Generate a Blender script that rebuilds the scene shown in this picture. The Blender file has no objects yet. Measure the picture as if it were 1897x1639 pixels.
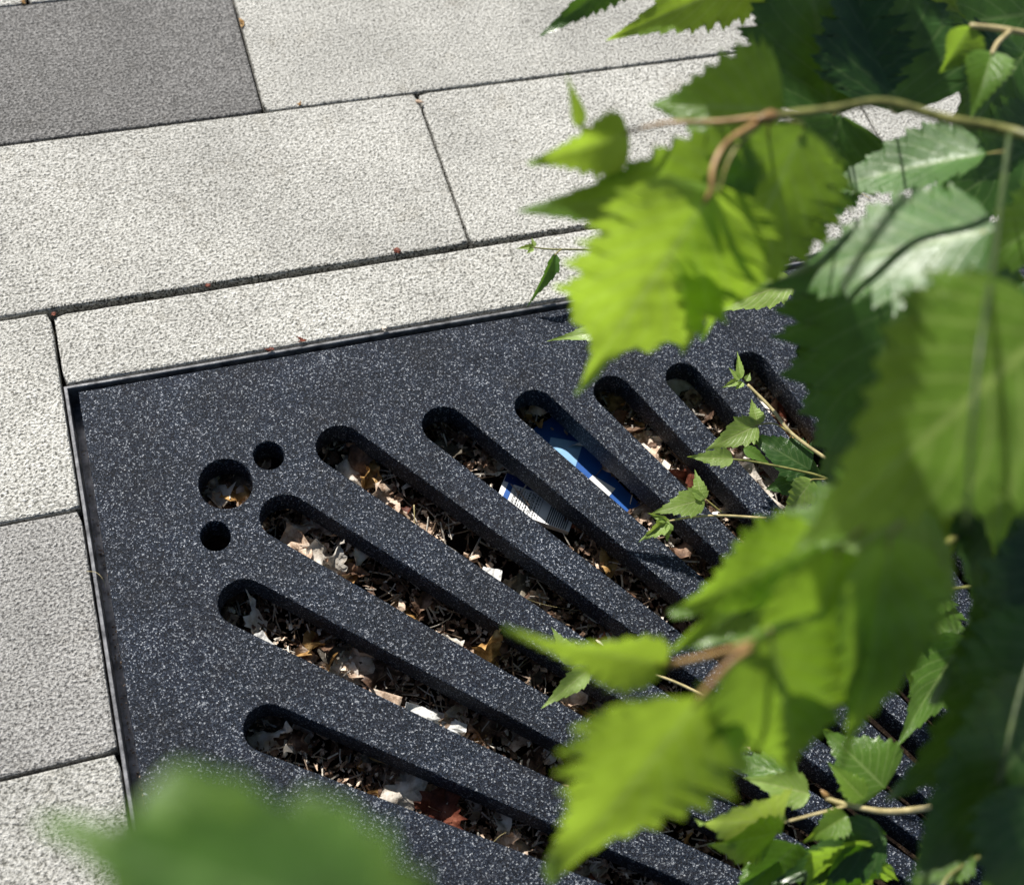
import bpy, bmesh, math, random
from mathutils import Vector, Matrix, noise

sc = bpy.context.scene
COL = sc.collection

# ------------------------------------------------------------------ camera
PW, PH = 1897.0, 1639.0
FPX = 2494.1
CAM = Vector((0.07279, -0.67346, 0.95))
RC = Matrix(((0.95177, 0.18600, -0.24400), (-0.28501, 0.83041, -0.47874), (0.11357, 0.52519, 0.84337)))
cd = bpy.data.cameras.new('camera')
cam = bpy.data.objects.new('camera', cd)
COL.objects.link(cam)
cam.matrix_world = Matrix.Translation(CAM) @ RC.to_4x4()
cd.sensor_fit = 'HORIZONTAL'
cd.sensor_width = 36.0
cd.lens = 36.0 * FPX / PW
cd.clip_start = 0.01
cd.clip_end = 200.0
cd.dof.use_dof = True
cd.dof.focus_distance = 1.07
cd.dof.aperture_fstop = 6.5
sc.camera = cam

# ------------------------------------------------------------------ light
SUN_EL, SUN_AZ = math.radians(47.5), math.radians(-19.0)      # azimuth from +Y towards +X
SUN = Vector((math.cos(SUN_EL) * math.sin(SUN_AZ), math.cos(SUN_EL) * math.cos(SUN_AZ), math.sin(SUN_EL)))
w = bpy.data.worlds.new('World')
sc.world = w
w.use_nodes = True
wn = w.node_tree.nodes
bg = wn['Background']
sky = wn.new('ShaderNodeTexSky')
sky.sky_type = 'NISHITA'
sky.sun_disc = False
sky.sun_elevation = SUN_EL
sky.sun_rotation = SUN_AZ
w.node_tree.links.new(sky.outputs[0], bg.inputs[0])
bg.inputs[1].default_value = 0.05
sl = bpy.data.lights.new('sun', 'SUN')
sl.energy = 5.0
sl.angle = math.radians(0.5)
sl.color = (1.0, 0.955, 0.88)
so = bpy.data.objects.new('sun', sl)
COL.objects.link(so)
so.rotation_euler = SUN.to_track_quat('Z', 'Y').to_euler()
so.location = (0, 0, 5)
sc.view_settings.view_transform = 'Standard'
sc.view_settings.look = 'None'
sc.view_settings.gamma = 1.0
sc.view_settings.exposure = 0.65
try:
    sc.view_settings.use_curve_mapping = False
except Exception:
    pass
sc.cycles.max_bounces = 8
sc.cycles.transparent_max_bounces = 8


# ------------------------------------------------------------------ helpers
def ray(p):
    d = Vector(((p[0] - PW / 2) / FPX, -(p[1] - PH / 2) / FPX, -1.0))
    return RC @ d


def at(p, z):
    """the place at height z that the photograph shows at p"""
    d = ray(p)
    return CAM + d * ((z - CAM.z) / d.z)


def on_plane(p, o, n):
    d = ray(p)
    return CAM + d * ((o - CAM).dot(n) / d.dot(n))


def proj(P):
    q = RC.transposed() @ (P - CAM)
    return (PW / 2 + FPX * q.x / -q.z, PH / 2 - FPX * q.y / -q.z)


def tag(o, label=None, cat=None, group=None, kind=None):
    if label: o['label'] = label
    if cat: o['category'] = cat
    if group: o['group'] = group
    if kind: o['kind'] = kind
    return o


def link(name, me, mat=None, parent=None, loc=(0, 0, 0), rot=(0, 0, 0)):
    o = bpy.data.objects.new(name, me)
    COL.objects.link(o)
    if mat is not None and len(me.materials) == 0:
        me.materials.append(mat)
    if parent is not None: o.parent = parent
    o.location = loc
    o.rotation_euler = rot
    return o


def empty(name, loc, label, cat, group=None):
    o = bpy.data.objects.new(name, None)
    COL.objects.link(o)
    o.location = loc
    o.empty_display_size = 0.02
    return tag(o, label, cat, group)


def mesh(name, vs, fs, smooth=False, uv=None):
    me = bpy.data.meshes.new(name)
    me.from_pydata([tuple(v) for v in vs], [], fs)
    if uv is not None:
        l = me.uv_layers.new(name='UVMap')
        for lp in me.loops:
            l.data[lp.index].uv = uv[lp.vertex_index]
    if smooth:
        me.polygons.foreach_set('use_smooth', [True] * len(me.polygons))
    me.update()
    return me


def catmull(pts, n):
    P = [Vector(p) for p in pts]
    P = [P[0] * 2 - P[1]] + P + [P[-1] * 2 - P[-2]]
    out = []
    for i in range(1, len(P) - 2):
        for k in range(n):
            t = k / n
            a, b, c, d = P[i - 1], P[i], P[i + 1], P[i + 2]
            out.append(0.5 * ((2 * b) + (c - a) * t + (2 * a - 5 * b + 4 * c - d) * t * t + (3 * b - a - 3 * c + d) * t ** 3))
    out.append(P[-2])
    return out


def tube_data(pts, r0, r1, seg=8, knobs=0.0):
    vs, fs = [], []
    n = len(pts)
    up = Vector((0.31, 0.2, 0.93))
    for i, p in enumerate(pts):
        d = (pts[min(i + 1, n - 1)] - pts[max(i - 1, 0)]).normalized()
        x = d.cross(up).normalized()
        y = x.cross(d)
        r = r0 + (r1 - r0) * i / (n - 1)
        if knobs: r *= 1 + knobs * noise.noise(p * 260)
        for k in range(seg):
            a = 2 * math.pi * k / seg
            vs.append(p + x * (r * math.cos(a)) + y * (r * math.sin(a)))
    for i in range(n - 1):
        for k in range(seg):
            fs.append((i * seg + k, i * seg + (k + 1) % seg, (i + 1) * seg + (k + 1) % seg, (i + 1) * seg + k))
    fs.append(tuple(range(seg))[::-1])
    fs.append(tuple((n - 1) * seg + k for k in range(seg)))
    return vs, fs


# ------------------------------------------------------------------ node helpers
class NT:
    def __init__(self, name):
        self.m = bpy.data.materials.new(name)
        self.m.use_nodes = True
        self.t = self.m.node_tree
        self.t.nodes.clear()
        self.out = self.n('ShaderNodeOutputMaterial')

    def n(self, typ, **kw):
        nd = self.t.nodes.new(typ)
        for k, v in kw.items():
            if k[0] == '_':
                setattr(nd, k[1:], v)
            else:
                nd.inputs[k.replace('__', ' ')].default_value = v
        return nd

    def l(self, a, b):
        self.t.links.new(a, b)

    def noise(self, vec, scale, detail=2.0, rough=0.5):
        nd = self.n('ShaderNodeTexNoise', Scale=scale, Detail=detail, Roughness=rough)
        if vec is not None: self.l(vec, nd.inputs['Vector'])
        return nd.outputs['Fac']

    def ramp(self, fac, stops, interp='LINEAR'):
        nd = self.n('ShaderNodeValToRGB')
        nd.color_ramp.interpolation = interp
        e = nd.color_ramp.elements
        while len(e) < len(stops): e.new(0.5)
        for s, (p, c) in zip(e, stops):
            s.position = p
            s.color = (c[0], c[1], c[2], 1) if not isinstance(c, (int, float)) else (c, c, c, 1)
        self.l(fac, nd.inputs[0])
        return nd.outputs[0]

    def math(self, op, a, b=None, c=None, clamp=False):
        nd = self.n('ShaderNodeMath', _operation=op, _use_clamp=clamp)
        for i, v in enumerate((a, b, c)):
            if v is None: continue
            if isinstance(v, (int, float)): nd.inputs[i].default_value = v
            else: self.l(v, nd.inputs[i])
        return nd.outputs[0]

    def mix(self, fac, a, b, mode='MIX'):
        nd = self.n('ShaderNodeMix', _data_type='RGBA', _blend_type=mode)
        for sock, v in ((nd.inputs[0], fac), (nd.inputs[6], a), (nd.inputs[7], b)):
            if isinstance(v, (int, float)): sock.default_value = v
            elif isinstance(v, tuple): sock.default_value = (v[0], v[1], v[2], 1)
            else: self.l(v, sock)
        return nd.outputs[2]

    def bump(self, h, strength, dist, prev=None):
        nd = self.n('ShaderNodeBump', Strength=strength, Distance=dist)
        self.l(h, nd.inputs['Height'])
        if prev is not None: self.l(prev, nd.inputs['Normal'])
        return nd.outputs[0]

    def pbsdf(self, color, rough, spec=0.5, normal=None, metal=0.0):
        b = self.n('ShaderNodeBsdfPrincipled')
        if isinstance(color, tuple): b.inputs['Base Color'].default_value = (*color, 1)
        else: self.l(color, b.inputs['Base Color'])
        if isinstance(rough, (int, float)): b.inputs['Roughness'].default_value = rough
        else: self.l(rough, b.inputs['Roughness'])
        b.inputs['Specular IOR Level'].default_value = spec
        b.inputs['Metallic'].default_value = metal
        if normal is not None: self.l(normal, b.inputs['Normal'])
        return b.outputs[0]

    def done(self, sh):
        self.l(sh, self.out.inputs['Surface'])
        return self.m

    def geo(self):
        return self.n('ShaderNodeNewGeometry').outputs['Position']

    def obj(self):
        return self.n('ShaderNodeTexCoord').outputs['Object']

    def rnd(self):
        return self.n('ShaderNodeObjectInfo').outputs['Random']


def paver_material(name, c_lo, c_mid, c_hi):
    t = NT(name)
    g = t.geo()
    n1 = t.noise(g, 430, 2, 0.5)
    n2 = t.noise(g, 800, 2, 0.5)
    n3 = t.noise(g, 7, 3, 0.6)
    f = t.math('ADD', t.math('MULTIPLY', n1, 0.65), t.math('MULTIPLY', n2, 0.35))
    col = t.ramp(f, [(0.36, c_lo), (0.47, c_mid), (0.62, c_hi)])
    col = t.mix(1.0, col, t.ramp(n3, [(0.28, 0.74), (0.62, 1.04)]), 'MULTIPLY')
    stain = t.ramp(t.noise(g, 26, 5, 0.7), [(0.56, 0.0), (0.72, 0.35)])
    col = t.mix(stain, col, t.mix(1.0, col, (0.62, 0.57, 0.48), 'MULTIPLY'))
    col = t.mix(1.0, col, t.ramp(t.rnd(), [(0.0, 0.9), (1.0, 1.05)]), 'MULTIPLY')
    v = t.n('ShaderNodeTexVoronoi', Scale=150)
    t.l(g, v.inputs['Vector'])
    spot = t.math('LESS_THAN', v.outputs['Distance'], 0.13)
    sel = t.math('MULTIPLY', spot, t.math('GREATER_THAN', t.noise(g, 60, 1), 0.56))
    col = t.mix(t.math('MULTIPLY', sel, 0.8), col, (0.05, 0.04, 0.03))
    b = t.bump(f, 1.0, 0.0036)
    return t.done(t.pbsdf(col, 0.62, 0.35, b))


M = {}
M['paver_light'] = paver_material('pale_concrete', (0.09, 0.088, 0.075), (0.36, 0.355, 0.325), (0.62, 0.615, 0.58))
M['paver_mid'] = paver_material('grey_concrete', (0.06, 0.058, 0.055), (0.23, 0.225, 0.215), (0.45, 0.445, 0.43))
M['paver_dark'] = paver_material('graphite_concrete', (0.028, 0.027, 0.026), (0.095, 0.093, 0.09), (0.26, 0.255, 0.25))

# bedding in the joints: dark damp sand and moss
t = NT('joint_sand')
g = t.geo()
t_col = t.ramp(t.noise(g, 300, 3), [(0.35, (0.004, 0.004, 0.003)), (0.6, (0.014, 0.013, 0.009)), (0.75, (0.05, 0.045, 0.03))])
M['sand'] = t.done(t.pbsdf(t_col, 0.95, 0.1, t.bump(t.noise(g, 500, 2), 0.8, 0.002)))

# cast grate: dark blue-black stone-like surface with bright crystals
t = NT('speckled_cast_surface')
g = t.geo()
n1 = t.noise(g, 680, 2, 0.55)
n2 = t.noise(g, 1200, 2, 0.5)
f = t.math('ADD', t.math('MULTIPLY', n1, 0.6), t.math('MULTIPLY', n2, 0.4))
col = t.ramp(f, [(0.42, (0.0012, 0.0025, 0.006)), (0.52, (0.006, 0.013, 0.029)), (0.575, (0.036, 0.050, 0.078)), (0.65, (0.56, 0.58, 0.61))])
wear = t.ramp(t.noise(g, 16, 4, 0.6), [(0.3, 0.5), (0.7, 1.0)])
col = t.mix(1.0, col, wear, 'MULTIPLY')
dust = t.math('MULTIPLY', t.ramp(t.noise(g, 60, 4, 0.7), [(0.55, 0.0), (0.75, 1.0)]), t.ramp(f, [(0.4, 0.0), (0.6, 0.10)]))
col = t.mix(dust, col, (0.22, 0.19, 0.15))
b = t.bump(f, 1.0, 0.0020)
M['grate'] = t.done(t.pbsdf(col, 0.5, 0.2, b))

t = NT('weathered_steel')
g = t.geo()
col = t.ramp(t.noise(g, 90, 4, 0.6), [(0.35, (0.12, 0.12, 0.125)), (0.65, (0.36, 0.36, 0.37))])
M['steel'] = t.done(t.pbsdf(col, 0.42, 0.5, t.bump(t.noise(g, 600, 2), 0.3, 0.0006), 0.6))

t = NT('dark_soil')
g = t.geo()
col = t.ramp(t.noise(g, 160, 4, 0.6), [(0.3, (0.003, 0.002, 0.0015)), (0.55, (0.014, 0.009, 0.006)), (0.75, (0.05, 0.034, 0.022))])
M['soil'] = t.done(t.pbsdf(col, 0.95, 0.1, t.bump(t.noise(g, 260, 3), 0.9, 0.004)))


def dry_material(name, a, b_, c):
    t = NT(name)
    o = t.obj()
    n = t.noise(o, 110, 4, 0.65)
    col = t.ramp(n, [(0.32, a), (0.5, b_), (0.68, c)])
    col = t.mix(1.0, col, t.ramp(t.rnd(), [(0.0, 0.75), (1.0, 1.25)]), 'MULTIPLY')
    bp = t.bump(t.noise(o, 320, 3), 0.7, 0.0012)
    p = t.pbsdf(col, 0.6, 0.35, bp)
    tr = t.n('ShaderNodeBsdfTranslucent')
    t.l(col, tr.inputs[0])
    mx = t.n('ShaderNodeMixShader')
    mx.inputs[0].default_value = 0.15
    t.l(p, mx.inputs[1])
    t.l(tr.outputs[0], mx.inputs[2])
    return t.done(mx.outputs[0])


M['dry_tan'] = dry_material('dry_leaf_tan', (0.18, 0.11, 0.07), (0.48, 0.36, 0.27), (0.72, 0.62, 0.52))
M['dry_brown'] = dry_material('dry_leaf_brown', (0.04, 0.022, 0.015), (0.13, 0.075, 0.048), (0.30, 0.20, 0.14))
M['dry_red'] = dry_material('dry_leaf_red_brown', (0.05, 0.012, 0.008), (0.15, 0.040, 0.022), (0.30, 0.11, 0.065))
M['dry_pale'] = dry_material('dry_leaf_bleached', (0.42, 0.35, 0.28), (0.72, 0.66, 0.58), (0.84, 0.81, 0.77))
M['dry_grey'] = dry_material('dry_leaf_rotten', (0.03, 0.026, 0.02), (0.10, 0.085, 0.065), (0.24, 0.21, 0.16))
M['dry_gold'] = dry_material('dry_leaf_golden', (0.16, 0.075, 0.02), (0.42, 0.24, 0.08), (0.66, 0.45, 0.2))
M['paper'] = dry_material('white_paper', (0.6, 0.6, 0.58), (0.74, 0.74, 0.73), (0.84, 0.84, 0.84))


def flat_material(name, c, rough=0.4, spec=0.5):
    t = NT(name)
    o = t.obj()
    col = t.mix(1.0, c, t.ramp(t.noise(o, 70, 3), [(0.3, 0.8), (0.7, 1.08)]), 'MULTIPLY')
    return t.done(t.pbsdf(col, rough, spec, t.bump(t.noise(o, 45, 3), 0.15, 0.002)))


M['navy'] = flat_material('navy_print', (0.012, 0.035, 0.16), 0.3)
M['blue'] = flat_material('bright_blue_print', (0.012, 0.085, 0.33), 0.4)
M['pale_blue'] = flat_material('pale_blue_print', (0.25, 0.46, 0.72), 0.35)
M['card'] = flat_material('white_card', (0.78, 0.79, 0.8), 0.5)
M['ink'] = flat_material('dark_ink', (0.02, 0.022, 0.03), 0.5)


def leaf_material(name, top, trans, vein, tf, rough=0.36, spec=0.5, blister=0.36):
    t = NT(name)
    uv = t.n('ShaderNodeUVMap').outputs[0]
    sp = t.n('ShaderNodeSeparateXYZ')
    t.l(uv, sp.inputs[0])
    s = t.math('ABSOLUTE', t.math('SUBTRACT', t.math('MULTIPLY', sp.outputs[0], 2.0), 1.0))
    tt = sp.outputs[1]
    ph = t.math('FRACT', t.math('MULTIPLY', t.math('SUBTRACT', tt, t.math('MULTIPLY', s, 0.34)), 9.0))
    lat = t.math('ABSOLUTE', t.math('SUBTRACT', ph, 0.5))
    lat = t.ramp(lat, [(0.0, 1.0), (0.05, 0.75), (0.12, 0.0)])
    mid = t.ramp(s, [(0.0, 1.0), (0.025, 0.9), (0.06, 0.0)])
    vm = t.math('MAXIMUM', t.math('MULTIPLY', lat, 0.7), mid)
    o = t.obj()
    vo = t.n('ShaderNodeTexVoronoi', Scale=900, _feature='DISTANCE_TO_EDGE')
    t.l(o, vo.inputs['Vector'])
    net = t.ramp(vo.outputs['Distance'], [(0.0, 1.0), (0.09, 0.0)])
    nz = t.noise(o, 55, 3, 0.6)
    fac = t.math('ADD', t.math('MULTIPLY', vm, 0.75), t.math('MULTIPLY', net, 0.16), clamp=True)
    var = t.ramp(nz, [(0.3, 0.75), (0.7, 1.2)])
    rv = t.ramp(t.rnd(), [(0.0, 0.85), (1.0, 1.15)])
    c1 = t.mix(1.0, t.mix(1.0, t.mix(fac, top, vein), var, 'MULTIPLY'), rv, 'MULTIPLY')
    c2 = t.mix(1.0, t.mix(1.0, t.mix(t.math('MULTIPLY', fac, 0.55), trans, vein), var, 'MULTIPLY'), rv, 'MULTIPLY')
    h = t.math('SUBTRACT', t.math('MULTIPLY', t.noise(o, 330, 2), 0.5), t.math('ADD', t.math('MULTIPLY', vm, 0.7), t.math('MULTIPLY', net, 0.35)))
    bp = t.bump(t.noise(o, 42, 2), blister, 0.006, t.bump(h, 0.35, 0.0006))
    p = t.pbsdf(c1, rough, spec, bp)
    tr = t.n('ShaderNodeBsdfTranslucent')
    t.l(c2, tr.inputs[0])
    mx = t.n('ShaderNodeMixShader')
    mx.inputs[0].default_value = tf
    t.l(p, mx.inputs[1])
    t.l(tr.outputs[0], mx.inputs[2])
    return t.done(mx.outputs[0])


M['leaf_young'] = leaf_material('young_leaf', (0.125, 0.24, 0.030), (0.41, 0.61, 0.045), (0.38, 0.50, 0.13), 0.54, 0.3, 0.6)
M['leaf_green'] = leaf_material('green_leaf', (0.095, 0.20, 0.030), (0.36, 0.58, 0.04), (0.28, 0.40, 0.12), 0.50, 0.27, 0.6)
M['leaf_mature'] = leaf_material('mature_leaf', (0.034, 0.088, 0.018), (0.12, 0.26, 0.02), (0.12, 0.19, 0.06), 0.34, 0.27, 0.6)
M['leaf_gloss'] = leaf_material('glossy_leaf', (0.060, 0.165, 0.024), (0.18, 0.38, 0.03), (0.18, 0.28, 0.08), 0.34, 0.38, 0.7, 0.2)
M['leaf_near'] = leaf_material('greyish_leaf', (0.090, 0.175, 0.045), (0.30, 0.50, 0.05), (0.20, 0.30, 0.10), 0.48, 0.40, 0.6, 0.3)
M['leaf_tender'] = leaf_material('tender_leaf', (0.22, 0.34, 0.07), (0.46, 0.62, 0.08), (0.40, 0.46, 0.18), 0.42, 0.35)


def twig_material(name, a, b_):
    t = NT(name)
    o = t.obj()
    col = t.ramp(t.noise(o, 130, 3), [(0.35, a), (0.65, b_)])
    return t.done(t.pbsdf(col, 0.45, 0.5, t.bump(t.noise(o, 700, 2), 0.4, 0.0006)))


M['twig_olive'] = twig_material('olive_twig', (0.085, 0.09, 0.02), (0.21, 0.21, 0.06))
M['twig_green'] = twig_material('green_twig', (0.02, 0.04, 0.008), (0.05, 0.08, 0.015))
M['twig_brown'] = twig_material('red_brown_twig', (0.20, 0.115, 0.04), (0.38, 0.23, 0.09))
M['twig_pale'] = twig_material('pale_twig', (0.30, 0.25, 0.11), (0.50, 0.42, 0.22))
M['petiole'] = twig_material('petiole_skin', (0.20, 0.18, 0.05), (0.36, 0.30, 0.10))
M['twig_dry'] = twig_material('dry_twig_bark', (0.07, 0.045, 0.03), (0.26, 0.19, 0.13))

# ------------------------------------------------------------------ setting: bedding with the pit left open
KX, KY = 0.766, -0.83                      # the middle of the tree grate
FX0, FY0 = 0.0, 0.0                        # outer corner of its frame
FX1, FY1 = 2 * KX - FX0, 2 * KY - FY0


def ring_sheet(x0, y0, x1, y1, X0, Y0, X1, Y1, z):
    vs = [(X0, Y0, z), (X1, Y0, z), (X1, Y1, z), (X0, Y1, z), (x0, y0, z), (x1, y0, z), (x1, y1, z), (x0, y1, z)]
    return vs, [(0, 1, 5, 4), (1, 2, 6, 5), (2, 3, 7, 6), (3, 0, 4, 7)]


vs, fs = ring_sheet(FX0, FY1, FX1, FY0, -12, -12, 13, 12, -0.016)
pavement = tag(link('pavement', mesh('pavement', vs, fs), M['sand']), kind='structure')

rng = random.Random(5)


def paver_mesh(x0, y0, x1, y1, seed):
    """slab with worn, slightly uneven arrises; coordinates about its middle"""
    r = random.Random(seed)
    cx, cy = (x0 + x1) / 2, (y0 + y1) / 2
    hx, hy = (x1 - x0) / 2, (y1 - y0) / 2
    out = []
    step = 0.007

    def edge(a, b):
        n = max(2, int((Vector(b) - Vector(a)).length / step))
        for i in range(n):
            out.append(Vector(a).lerp(Vector(b), i / n))
    c = 0.0025
    for a, b in (((-hx + c, -hy), (hx - c, -hy)), ((hx, -hy + c), (hx, hy - c)), ((hx - c, hy), (-hx + c, hy)), ((-hx, hy - c), (-hx, -hy + c))):
        edge(a, b)
    n = len(out)
    vs = []
    tilt = (r.uniform(-1, 1) * 0.002, r.uniform(-1, 1) * 0.002)
    dz = r.uniform(-0.0006, 0.0006)
    for q, (z, ins, j) in enumerate(((-0.05, 0.0, 0.0), (-0.0022, 0.0, 0.00035), (-0.0006, 0.0006, 0.0004), (0.0, 0.0022, 0.0005))):
        for p in out:
            k = noise.noise(Vector((p.x * 90 + seed * 3.1, p.y * 90, q * 0.7))) * 0.5 + r.uniform(-0.5, 0.5)
            sx, sy = (hx - ins + k * j) / hx, (hy - ins + k * j) / hy
            vs.append((p.x * sx, p.y * sy, z + dz + p.x * tilt[0] + p.y * tilt[1]))
    fs = []
    for q in range(3):
        for i in range(n):
            fs.append((q * n + i, q * n + (i + 1) % n, (q + 1) * n + (i + 1) % n, (q + 1) * n + i))
    fs.append(tuple(3 * n + i for i in range(n)))
    return mesh('paver', vs, fs), (cx, cy, 0)


J = 0.0013                                  # half a joint
pav_n = 0


def paver(x0, y0, x1, y1, tone):
    global pav_n
    pav_n += 1
    me, c = paver_mesh(x0 + J, y0 + J, x1 - J, y1 - J, pav_n)
    return link('paver', me, M['paver_' + tone], pavement, c)


COURSE = [(0.659 + 0.198 * k, 0.857 + 0.198 * k) for k in (1, 0)] + [(0.461, 0.659), (0.276, 0.461), (0.0795, 0.276), (-0.1185, 0.0775), (-0.3195, -0.1185)] + [(-0.3195 - 0.2 * (k + 1), -0.3195 - 0.2 * k) for k in range(4)]
OFF = [0.11, 0.30, 0.022, 0.2205, 0.3715, 0.0, 0.0, 0.0, 0.0, 0.0, 0.0]
LN = 0.45
for ci, ((y0, y1), off) in enumerate(zip(COURSE, OFF)):
    ci_t = ci
    for k in range(-4, 6):
        x0, x1 = off + k * LN, off + (k + 1) * LN
        if ci == 3: x0, x1 = x0 + (0.12 if k > 0 else 0), x1 + (0.12 if k >= 0 else 0)
        tone = 'light' if rng.random() < 0.8 else 'mid'
        if ci == 3: tone = 'dark' if k == -1 else 'light'
        if ci == 4: tone = 'light'
        if ci == 2: tone = 'light'
        if ci >= 5:
            if x1 > 0.001: continue
            if k == -1: tone = {5: 'light', 6: 'mid', 7: 'light'}.get(ci, 'light')
        paver(x0, y0, x1, y1, tone)
# the narrow course cut to fit along the frame
for k in range(4):
    paver((0, 0.66, 1.1, 1.5)[k], 0.002, (0.66, 1.1, 1.5, 1.9)[k], 0.0762, 'light').rotation_euler = (0, 0, 0.0045 if k == 0 else 0)
# the far side of the frame
for ci, (y0, y1) in enumerate(COURSE[5:]):
    for k in range(2):
        paver(FX1 + 0.002 + k * LN, y0, FX1 + (k + 1) * LN, y1, 'light')

# ------------------------------------------------------------------ the pit under the grate
def pit_height(x, y):
    return -0.055 + 0.010 * noise.noise(Vector((x * 9, y * 9, 1.3))) + 0.006 * noise.noise(Vector((x * 40, y * 40, 4.1)))


vs, fs = [], []
nx, ny = 90, 96
for j in range(ny + 1):
    for i in range(nx + 1):
        x = FX0 + (FX1 - FX0) * i / nx
        y = FY1 + (FY0 - FY1) * j / ny
        vs.append((x, y, pit_height(x, y)))
for j in range(ny):
    for i in range(nx):
        a = j * (nx + 1) + i
        fs.append((a, a + 1, a + nx + 2, a + nx + 1))
tag(link('soil', mesh('soil', vs, fs, True), M['soil']), kind='structure')

# ------------------------------------------------------------------ frame of the grate (angle iron)
frame = empty('grate_frame', (FX0, FY0, -0.03), 'thin grey steel angle frame between dark tree grate and pale pavers', 'frame')


def angle_bar(a, b, inward, name='frame_bar'):
    """one length of angle iron from a to b; inward points to the grate"""
    a, b, n = Vector(a), Vector(b), Vector(inward)
    d = (b - a).normalized()
    prof = [(0.0004, -0.085), (0.0004, -0.0017), (0.0008, -0.0012), (0.0022, -0.0005), (0.0030, -0.0007), (0.0034, -0.0015), (0.0034, -0.028), (0.035, -0.028), (0.035, -0.032), (0.0034, -0.032), (0.0034, -0.085)]
    vs, fs = [], []
    N = 40
    for i in range(N + 1):
        p = a.lerp(b, i / N)
        for (u, z) in prof:
            m = min(i, N - i) * (b - a).length / N        # mitred ends
            q = p + n * u
            if i == 0: q = q + d * u
            if i == N: q = q - d * u
            wob = noise.noise(Vector((q.x * 6, q.y * 6, 0))) * 0.0004
            q = q + n * (wob if 0 < i < N else 0)
            vs.append((q.x - FX0, q.y - FY0, z + 0.03))
    K = len(prof)
    for i in range(N):
        for k in range(K):
            fs.append((i * K + k, (i + 1) * K + k, (i + 1) * K + (k + 1) % K, i * K + (k + 1) % K))
    me = mesh(name, vs, fs)
    bm = bmesh.new(); bm.from_mesh(me); bmesh.ops.recalc_face_normals(bm, faces=bm.faces); bm.to_mesh(me); bm.free()
    return link(name, me, M['steel'], frame)


angle_bar((FX0, FY0, 0), (FX1, FY0, 0), (0, -1, 0))
angle_bar((FX0, FY1, 0), (FX0, FY0, 0), (1, 0, 0))
angle_bar((FX1, FY0, 0), (FX1, FY1, 0), (-1, 0, 0))
angle_bar((FX1, FY1, 0), (FX0, FY1, 0), (0, 1, 0))

# ------------------------------------------------------------------ the grate: two halves of a square tree grate
K = Vector((KX, KY))
PITCH = math.radians(4.72)
HALF = 0.0228                               # half the opening, per unit of distance from the middle
slots = []                                  # (angle, outer cap distance)
for (x, y) in ((0.208, -0.106), (0.297, -0.105), (0.378, -0.1045), (0.449, -0.104), (0.516, -0.104), (0.581, -0.105),
               (0.151, -0.160), (0.106, -0.226), (0.1045, -0.328), (0.105, -0.432)):
    v = Vector((x, y)) - K
    slots.append((math.atan2(v.y, v.x), v.length))
for k in range(1, 4):                       # on towards the middle line of the grate, upper row
    a = math.atan2(0.7255, -0.186) - math.radians(4.75) * k
    slots.append((a, 0.7255 / math.sin(a)))
for k in range(1, 6):                       # and the left row down to the split
    a = math.atan2(0.398, -0.661) + math.radians(4.9) * k
    if a < math.radians(177): slots.append((a, 0.661 / -math.cos(a)))
quarter = list(slots)
for a, r in quarter:
    if a > math.radians(91.5): slots.append((math.pi - a, r))
R_IN = 0.335


def slot_outline(a, r0):
    d = Vector((math.cos(a), math.sin(a)))
    n = Vector((-d.y, d.x))
    pts = []
    c0, w0 = d * r0, HALF * r0
    for i in range(15):
        th = -math.pi / 2 + math.pi * i / 14
        pts.append(c0 + d * (w0 * math.cos(th)) + n * (w0 * math.sin(th)))
    c1, w1 = d * R_IN, HALF * R_IN
    for i in range(9):
        th = math.pi / 2 + math.pi * i / 8
        pts.append(c1 + d * (w1 * math.cos(th)) + n * (w1 * math.sin(th)))
    return pts


def ellipse(x, y, rx, ry, n=36):
    return [Vector((x - KX + rx * math.cos(2 * math.pi * i / n), y - KY + ry * math.sin(2 * math.pi * i / n))) for i in range(n)]


def curve_plate(outlines, thick, bev):
    cu = bpy.data.curves.new('tree_grate', 'CURVE')
    cu.dimensions = '2D'
    cu.fill_mode = 'BOTH'
    cu.extrude = thick / 2 - bev
    cu.bevel_depth = bev
    cu.bevel_resolution = 2
    for pts in outlines:
        s = cu.splines.new('POLY')
        s.points.add(len(pts) - 1)
        for q, p in zip(s.points, pts): q.co = (p.x, p.y, 0, 1)
        s.use_cyclic_u = True
    o = bpy.data.objects.new('tmp', cu)
    COL.objects.link(o)
    dg = bpy.context.evaluated_depsgraph_get()
    me = bpy.data.meshes.new_from_object(o.evaluated_get(dg))
    bpy.data.objects.remove(o)
    return me


B = 0.0009
x0, y0 = 0.0112 - KX + B, -0.0085 - KY - B
outer = [Vector((x0, 0.004)), Vector((x0, y0)), Vector((-x0, y0)), Vector((-x0, 0.004))]
R_T = 0.28
for i in range(25):
    th = 0.02 + (math.pi - 0.04) * i / 24
    outer.append(Vector((R_T * math.cos(th), max(0.004, R_T * math.sin(th)))))
holes = [ellipse(0.1115, -0.1203, 0.0222, 0.0240), ellipse(0.1497, -0.1020, 0.0133, 0.0143), ellipse(0.0955, -0.1650, 0.0126, 0.0140)]
holes += [[Vector((-p.x, p.y)) for p in h] for h in holes]
TH = 0.025
gm = curve_plate([outer] + [slot_outline(a, r) for a, r in slots] + holes, TH, B)
gm.name = 'tree_grate'
gm.materials.clear()
gm.materials.append(M['grate'])
gm.polygons.foreach_set('use_smooth', [True] * len(gm.polygons))
gm.set_sharp_from_angle(angle=math.radians(40))
grate = link('tree_grate', gm, None, None, (KX, KY, -TH / 2 - 0.0008))
tag(grate, 'dark speckled tree grate half with radiating slots and three round holes in its corner', 'tree grate', 'halves of the tree grate')
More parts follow.
